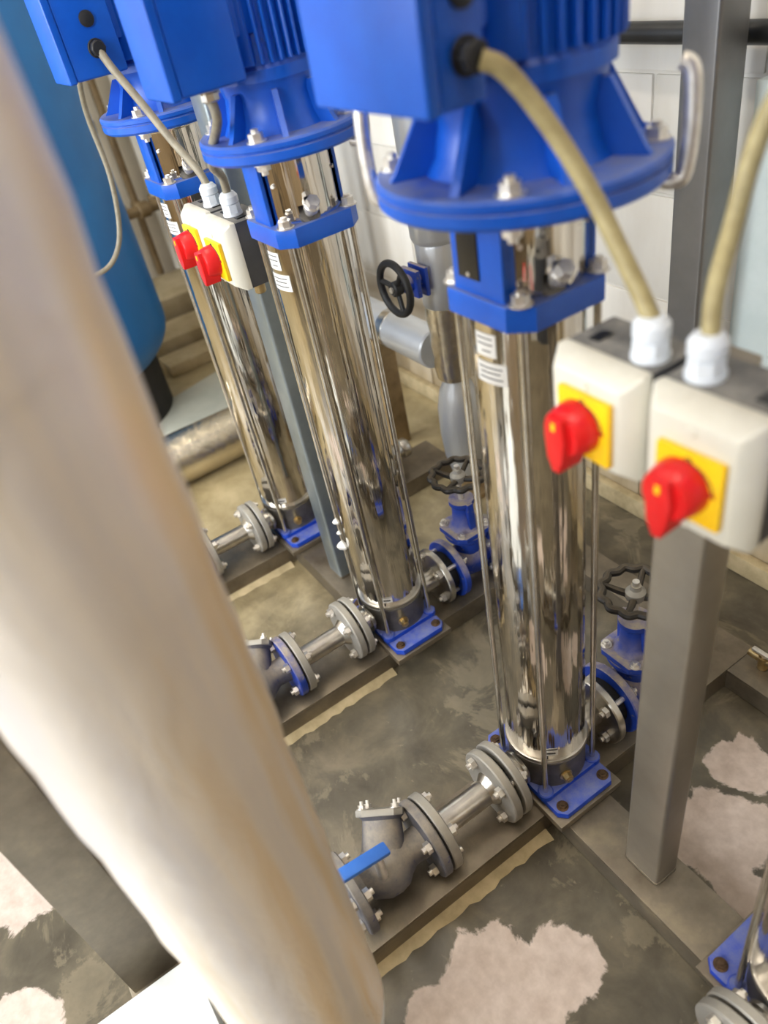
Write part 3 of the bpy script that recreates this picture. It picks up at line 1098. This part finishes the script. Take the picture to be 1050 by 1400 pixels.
cable('power_cable', [(0.106, -0.1005, 1.149), (0.114, -0.088, 1.141), (0.124, -0.072, 1.118), (0.143, -0.058, 1.083), (0.169, -0.048, 1.040), (0.196, -0.045, 0.998), (0.216, -0.045, 0.970), (0.2285, -0.0465, 0.953)], 0.0078, CABLE,
      'yellowish cable curving from the near motor down to its switch box')
cable('power_cable', [(0.284, -0.046, 0.954), (0.275, -0.032, 0.985), (0.267, -0.008, 1.023), (0.265, 0.007, 1.063), (0.269, 0.022, 1.10), (0.292, 0.026, 1.124), (0.335, -0.02, 1.13), (0.375, -0.08, 1.11), (0.44, -0.125, 1.075), (0.505, -0.122, 1.068), (0.5257, -0.108, 1.096)], 0.0075, CABLE,
      'yellowish cable rising out of the nearest switch box past the frame edge')
cable('power_cable', [(-0.872, -0.108, 1.150), (-0.855, -0.100, 1.118), (-0.826, -0.080, 1.062), (-0.790, -0.062, 1.003), (-0.752, -0.046, 0.955), (-0.739, -0.042, 0.930)], 0.0068, CABLEGREY,
      'thin grey cable from the farthest motor to the switch on the pale post')
cable('power_cable', [(-0.4357, -0.108, 1.096), (-0.44, -0.106, 1.07), (-0.50, -0.10, 1.03), (-0.58, -0.08, 0.99), (-0.628, -0.052, 0.96), (-0.643, -0.046, 0.930)], 0.0068, CABLEGREY,
      'thin grey cable from the middle motor to the switch beside it')
cable('hanging_cable', [(-1.05, -0.06, 1.30), (-1.15, -0.06, 1.20), (-1.24, -0.066, 1.09), (-1.3, -0.064, 1.006), (-1.3, -0.064, 0.883), (-1.3, -0.086, 0.774), (-1.3, -0.12, 0.715), (-1.3, -0.168, 0.691), (-1.3, -0.245, 0.70), (-1.32, -0.36, 0.80), (-1.4, -0.5, 1.1), (-1.45, -0.6, 2.0), (-1.45, -0.6, 2.9)], 0.006, CABLEGREY,
      'grey cable hanging in a loop in front of the blue tank')

# ------------------------------------------------------------------ big clad pipe in the foreground
fp = thing('clad_pipe', 'large blurred foil clad pipe standing close to the lens', 'pipe', (0.1588, -0.5313, 0.192))
fp_tilt = Vector((0.0132, 0.0113, 1.0)).to_track_quat('Z', 'Y').to_euler()
bm = new()
R = 0.088
prof = [(R - 0.010, 0.0), (R - 0.003, 0.004)]
for i in range(70):
    prof.append((R + 0.0010 * math.sin(i * 2.3) + 0.0007 * math.sin(i * 5.1), 0.010 + i * (2.66 / 69)))
add_lathe(bm, prof, n=64)
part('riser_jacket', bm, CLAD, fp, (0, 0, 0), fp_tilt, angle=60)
bm = new()
el = [(0, 0, 0.012), (0, 0, 0.0)]
for i in range(1, 11):
    a = PI / 2 * i / 10
    el.append((0, -0.10 + 0.10 * math.cos(a), -0.10 * math.sin(a)))
el += [(0, -0.2, -0.10), (0, -1.2, -0.10), (0, -1.95, -0.10)]
add_tube(bm, el, R - 0.003, 48)
part('elbow_jacket', bm, JACKETWHITE, fp, label='white jacketed elbow and header at the foot', angle=60)
bm = new()
add_box(bm, (0.12, -1.2, FZ + 0.0255), (0.47, 1.07, 0.050), 0.006)
tag(part('pipe_plinth', bm, JACKETWHITE), 'white painted low plinth under the foot of the big clad pipe', 'plinth')

# steel channel upright at the left behind that pipe
lp = thing('channel_upright', 'flat brown grey steel upright rising from the floor behind the clad pipe', 'post', (-0.165, -0.728, FZ))
bm = new()
add_box(bm, (0.022, 0, 1.4), (0.006, 0.078, 2.8), 0.002)
part('web', bm, FRAME, lp)
for sy in (-1, 1):
    bm = new()
    add_box(bm, (0, sy * 0.036, 1.4), (0.040, 0.006, 2.8), 0.0015)
    part('flange', bm, FRAME, lp)
bm = new()
add_box(bm, (0.0, 0, 0.006), (0.09, 0.09, 0.011), 0.002)
part('foot_plate', bm, FRAME, lp)

# ------------------------------------------------------------------ blue tank
tk = thing('pressure_tank', 'large dark blue pressure tank with domed bottom beyond the farthest pump', 'tank', (-2.13, -0.22, FZ))
bm = new()
R = 0.35
prof = [(0.001, 0.135)]
for i in range(1, 13):
    a = PI / 2 * i / 12
    prof.append((R * math.sin(a), 0.335 - 0.20 * math.cos(a)))
for i in range(0, 13):
    a = PI / 2 * i / 12
    prof.append((max(R * math.cos(a), 0.001), 1.95 + 0.2 * math.sin(a)))
add_lathe(bm, prof, n=64)
part('shell', bm, TANK, tk, angle=60)
bm = new()
add_lathe(bm, [(0.27, 0.001), (0.27, 0.19), (0.262, 0.22), (0.22, 0.22)], n=48)
part('base_skirt', bm, TANKBASE, tk, label='black round skirt under the tank')
bm = new()
add_cyl(bm, 0.05, 2.13, 2.19, n=24, ch=0.004)
part('top_port', bm, STEEL, tk)

# ------------------------------------------------------------------ insulated riser, header and butterfly valve at the wall
rs = thing('foil_riser', 'silver foil jacketed upright pipe behind the black handwheel', 'pipe', (-0.80, 0.46, FZ))
bm = new()
add_lathe(bm, [(0.050, 0.555), (0.053, 0.56), (0.053, 0.70), (0.051, 0.705), (0.057, 0.71), (0.060, 0.72), (0.060, 0.98), (0.058, 1.0), (0.058, 2.9)], n=40)
part('upper_jacket', bm, FOIL, rs)
bm = new()
add_lathe(bm, [(0.043, 0.36), (0.047, 0.39), (0.046, 0.42), (0.049, 0.45), (0.046, 0.48), (0.050, 0.52), (0.049, 0.56)], n=40, rf=lambda a: 1 + 0.03 * math.sin(5 * a))
part('middle_wrap', bm, FOILBRIGHT, rs, label='crumpled bright foil wrap')
bm = new()
add_lathe(bm, [(0.030, 0.065), (0.042, 0.075), (0.054, 0.13), (0.058, 0.20), (0.056, 0.27), (0.046, 0.32), (0.034, 0.345), (0.030, 0.37)], n=40)
part('lower_jacket', bm, FOIL, rs, label='bulging lower foil jacket')
bm = new()
add_cyl(bm, 0.03, 0.001, 0.07, n=24)
add_cyl(bm, 0.06, 0.001, 0.014, n=32)
part('foot', bm, RUSTPIPE, rs)
hd = thing('foil_header', 'pale foil clad horizontal pipe along the wall', 'pipe', (-1.9, 0.46, 0.36))
bm = new()
add_cyl(bm, 0.052, 0.0, 1.03, axis='x', n=40, ch=0.004)
part('jacket', bm, FOIL, hd)
for xx in (0.35, 0.82):
    bm = new()
    add_cyl(bm, 0.0535, xx, xx + 0.03, axis='x', n=40, ch=0.001)
    part('band', bm, STEEL, hd)
for xx in (0.25, 0.75):
    bm = new()
    add_box(bm, (xx, 0, -0.230), (0.04, 0.06, 0.356))
    part('stand', bm, RUSTPIPE, hd)
bf = thing('wall_valve', 'small blue valve with black spoked handwheel on the silver upright pipe', 'valve', (-0.80, 0.0, 0.585))
bm = new()
add_cyl(bm, 0.020, 0.355, 0.402, axis='y', n=20)
add_box(bm, (0, 0.375, 0), (0.062, 0.012, 0.062), 0.003)
add_box(bm, (0, 0.397, 0), (0.066, 0.010, 0.066), 0.003)
part('bonnet', bm, BLUE_DARK, bf)
bm = new()
add_cyl(bm, 0.007, 0.318, 0.36, axis='y', n=12)
part('stem', bm, BOLT, bf)
bm = new()
m = 48
add_tube(bm, [(0.058 * math.cos(2 * PI * i / m), 0.330, 0.058 * math.sin(2 * PI * i / m)) for i in range(m)], 0.0085, 12, closed=True)
for i in range(3):
    a = 2 * PI / 3 * i + 0.9
    add_tube(bm, [(0.012 * math.cos(a), 0.334, 0.012 * math.sin(a)), (0.056 * math.cos(a), 0.330, 0.056 * math.sin(a))], 0.006, 10)
add_cyl(bm, 0.017, 0.322, 0.346, axis='y', n=20, ch=0.003)
part('handwheel', bm, BLACK, bf, label='black three spoke handwheel')

# silver pipe on the floor by the farthest pump
ff = thing('floor_pipe', 'bright crumpled foil pipe lying on the floor beyond the farthest pump', 'pipe', (-1.50, 0, FZ + 0.082))
bm = new()
add_lathe(bm, [(0.078, -0.60), (0.080, -0.58), (0.079, -0.30), (0.081, -0.1), (0.079, 0.1), (0.080, 0.33), (0.078, 0.34)], axis='y', n=44, rf=lambda a: 1 + 0.008 * math.sin(7 * a))
part('jacket', bm, FOILBRIGHT, ff)
bm = new()
add_tube(bm, [(0, 0.33, 0), (0, 0.42, 0), (0, 0.50, 0.03), (0, 0.53, 0.10), (0, 0.53, 1.2)], 0.05, 24)
part('bare_end', bm, RUSTPIPE, ff)

# pale sheet on the floor by the tank
bm = new()
add_prism(bm, [(-2.02, -0.06), (-1.76, -0.10), (-1.70, 0.24), (-2.0, 0.36), (-2.12, 0.30)], FZ + 0.0005, FZ + 0.012, bevel=0.002)
tag(part('floor_sheet', bm, SHEET), 'pale grey flat sheet lying on the floor beside the tank base', 'sheet')

# tan plinths and pipes in the far bay
for i, (x0, x1, y0, y1, h) in enumerate(((-2.95, -2.62, 0.05, 0.62, 0.16), (-2.58, -2.38, 0.10, 0.60, 0.09), (-2.355, -2.22, 0.10, 0.38, 0.05))):
    bm = new()
    add_box(bm, ((x0 + x1) / 2, (y0 + y1) / 2, FZ + h / 2 + 0.0005), (x1 - x0, y1 - y0, h), 0.012, 2)
    tag(part('concrete_plinth', bm, TANFLOOR), ('tall tan concrete step against the far wall', 'middle tan concrete step in the far bay', 'lowest tan concrete step in the far bay')[i], 'plinth', 'tan concrete steps')
for i, (y, r, mat, lab) in enumerate(((0.30, 0.028, WHITEPIPE, 'white painted upright pipe on the far wall, nearest to the tank'), (0.385, 0.016, RUSTPIPE, 'thin brown upright pipe on the far wall'), (0.50, 0.040, WHITEPIPE, 'thicker pale upright pipe on the far wall'))):
    v = thing('wall_pipe', lab, 'pipe', (-2.96, y, 0.11), (0, 0, 0), 'upright pipes on the far wall')
    bm = new()
    add_cyl(bm, r, 0.001, 2.78, n=24)
    part('pipe', bm, mat, v)
    for zz in (0.28, 0.62, 1.2):
        bm = new()
        add_cyl(bm, r * 1.35, zz, zz + 0.05, n=24, ch=0.004)
        part('coupling', bm, RUSTPIPE, v)
v = thing('wall_pipe', 'brown pipe running level across the far wall', 'pipe', (-2.86, 0, 0.42))
bm = new()
add_cyl(bm, 0.022, -0.1, 0.66, axis='y', n=20)
part('pipe', bm, RUSTPIPE, v)
for yy in (0.10, 0.36, 0.56):
    bm = new()
    add_cyl(bm, 0.033, yy, yy + 0.05, axis='y', n=20, ch=0.004)
    part('coupling', bm, RUSTPIPE, v)
v = thing('drum', 'dark grey drum standing behind the farthest pump', 'drum', (-2.25, 0.54, FZ))
bm = new()
add_lathe(bm, [(0.10, 0.001), (0.105, 0.01), (0.105, 0.3), (0.109, 0.305), (0.105, 0.31), (0.105, 0.60), (0.10, 0.61), (0.098, 0.60)], n=36)
part('body', bm, TANKBASE, v)
bm = new()
add_cyl(bm, 0.03, 0.595, 0.62, (0.04, 0, 0), n=18, ch=0.002)
part('cap', bm, BLACK, v)

# black lagged pipe, pale trunking, small drain valve at the back wall
v = thing('black_pipe', 'black lagged pipe running level along the white block wall', 'pipe', (0, 0.665, 1.008))
bm = new()
add_cyl(bm, 0.017, -0.72, 2.6, axis='x', n=20)
part('pipe', bm, BLACKPIPE, v)
for xx in (-0.66, 0.05, 0.8):
    bm = new()
    add_box(bm, (xx, 0.018, 0), (0.02, 0.03, 0.05), 0.004)
    part('clip', bm, STEEL, v)
v = thing('cable_trunking', 'pale blue grey upright trunking on the wall with a black clip', 'trunking', (-0.125, 0.672, 0.45))
bm = new()
add_box(bm, (0, 0, 0.25), (0.11, 0.05, 0.5), 0.004)
part('body', bm, TRUNK, v)
bm = new()
add_tube(bm, spline([(-0.075, -0.028, 0.025), (-0.055, -0.034, 0.02), (-0.02, -0.036, 0.022), (0.0, -0.030, 0.03)], 5), 0.005, 8)
part('clip', bm, BLACK, v)
v = thing('drain_valve', 'tiny brownish drain valve on the steel beam near the wall', 'valve', (0.105, 0.452, 0.0))
bm = new()
add_cyl(bm, 0.010, 0.001, 0.030, n=14)
add_cyl(bm, 0.008, -0.03, 0.03, (0, 0, 0.022), axis='x', n=14)
part('body', bm, BRASS, v)
bm = new()
add_box(bm, (0.0, 0, 0.036), (0.05, 0.010, 0.006), 0.002)
add_cyl(bm, 0.005, 0.028, 0.036, n=10)
part('lever', bm, BOLT, v)
for i, (xx, ww, zz) in enumerate(((-0.9, 4.2, 0.0), (1.95, 1.5, 0.0))):
    bm = new()
    add_box(bm, (xx, 0.685, FZ + 0.026), (ww, 0.025, 0.05), 0.005)
    struct(part('baseboard_back' if i == 0 else 'trim_1', bm, MUDEDGE))
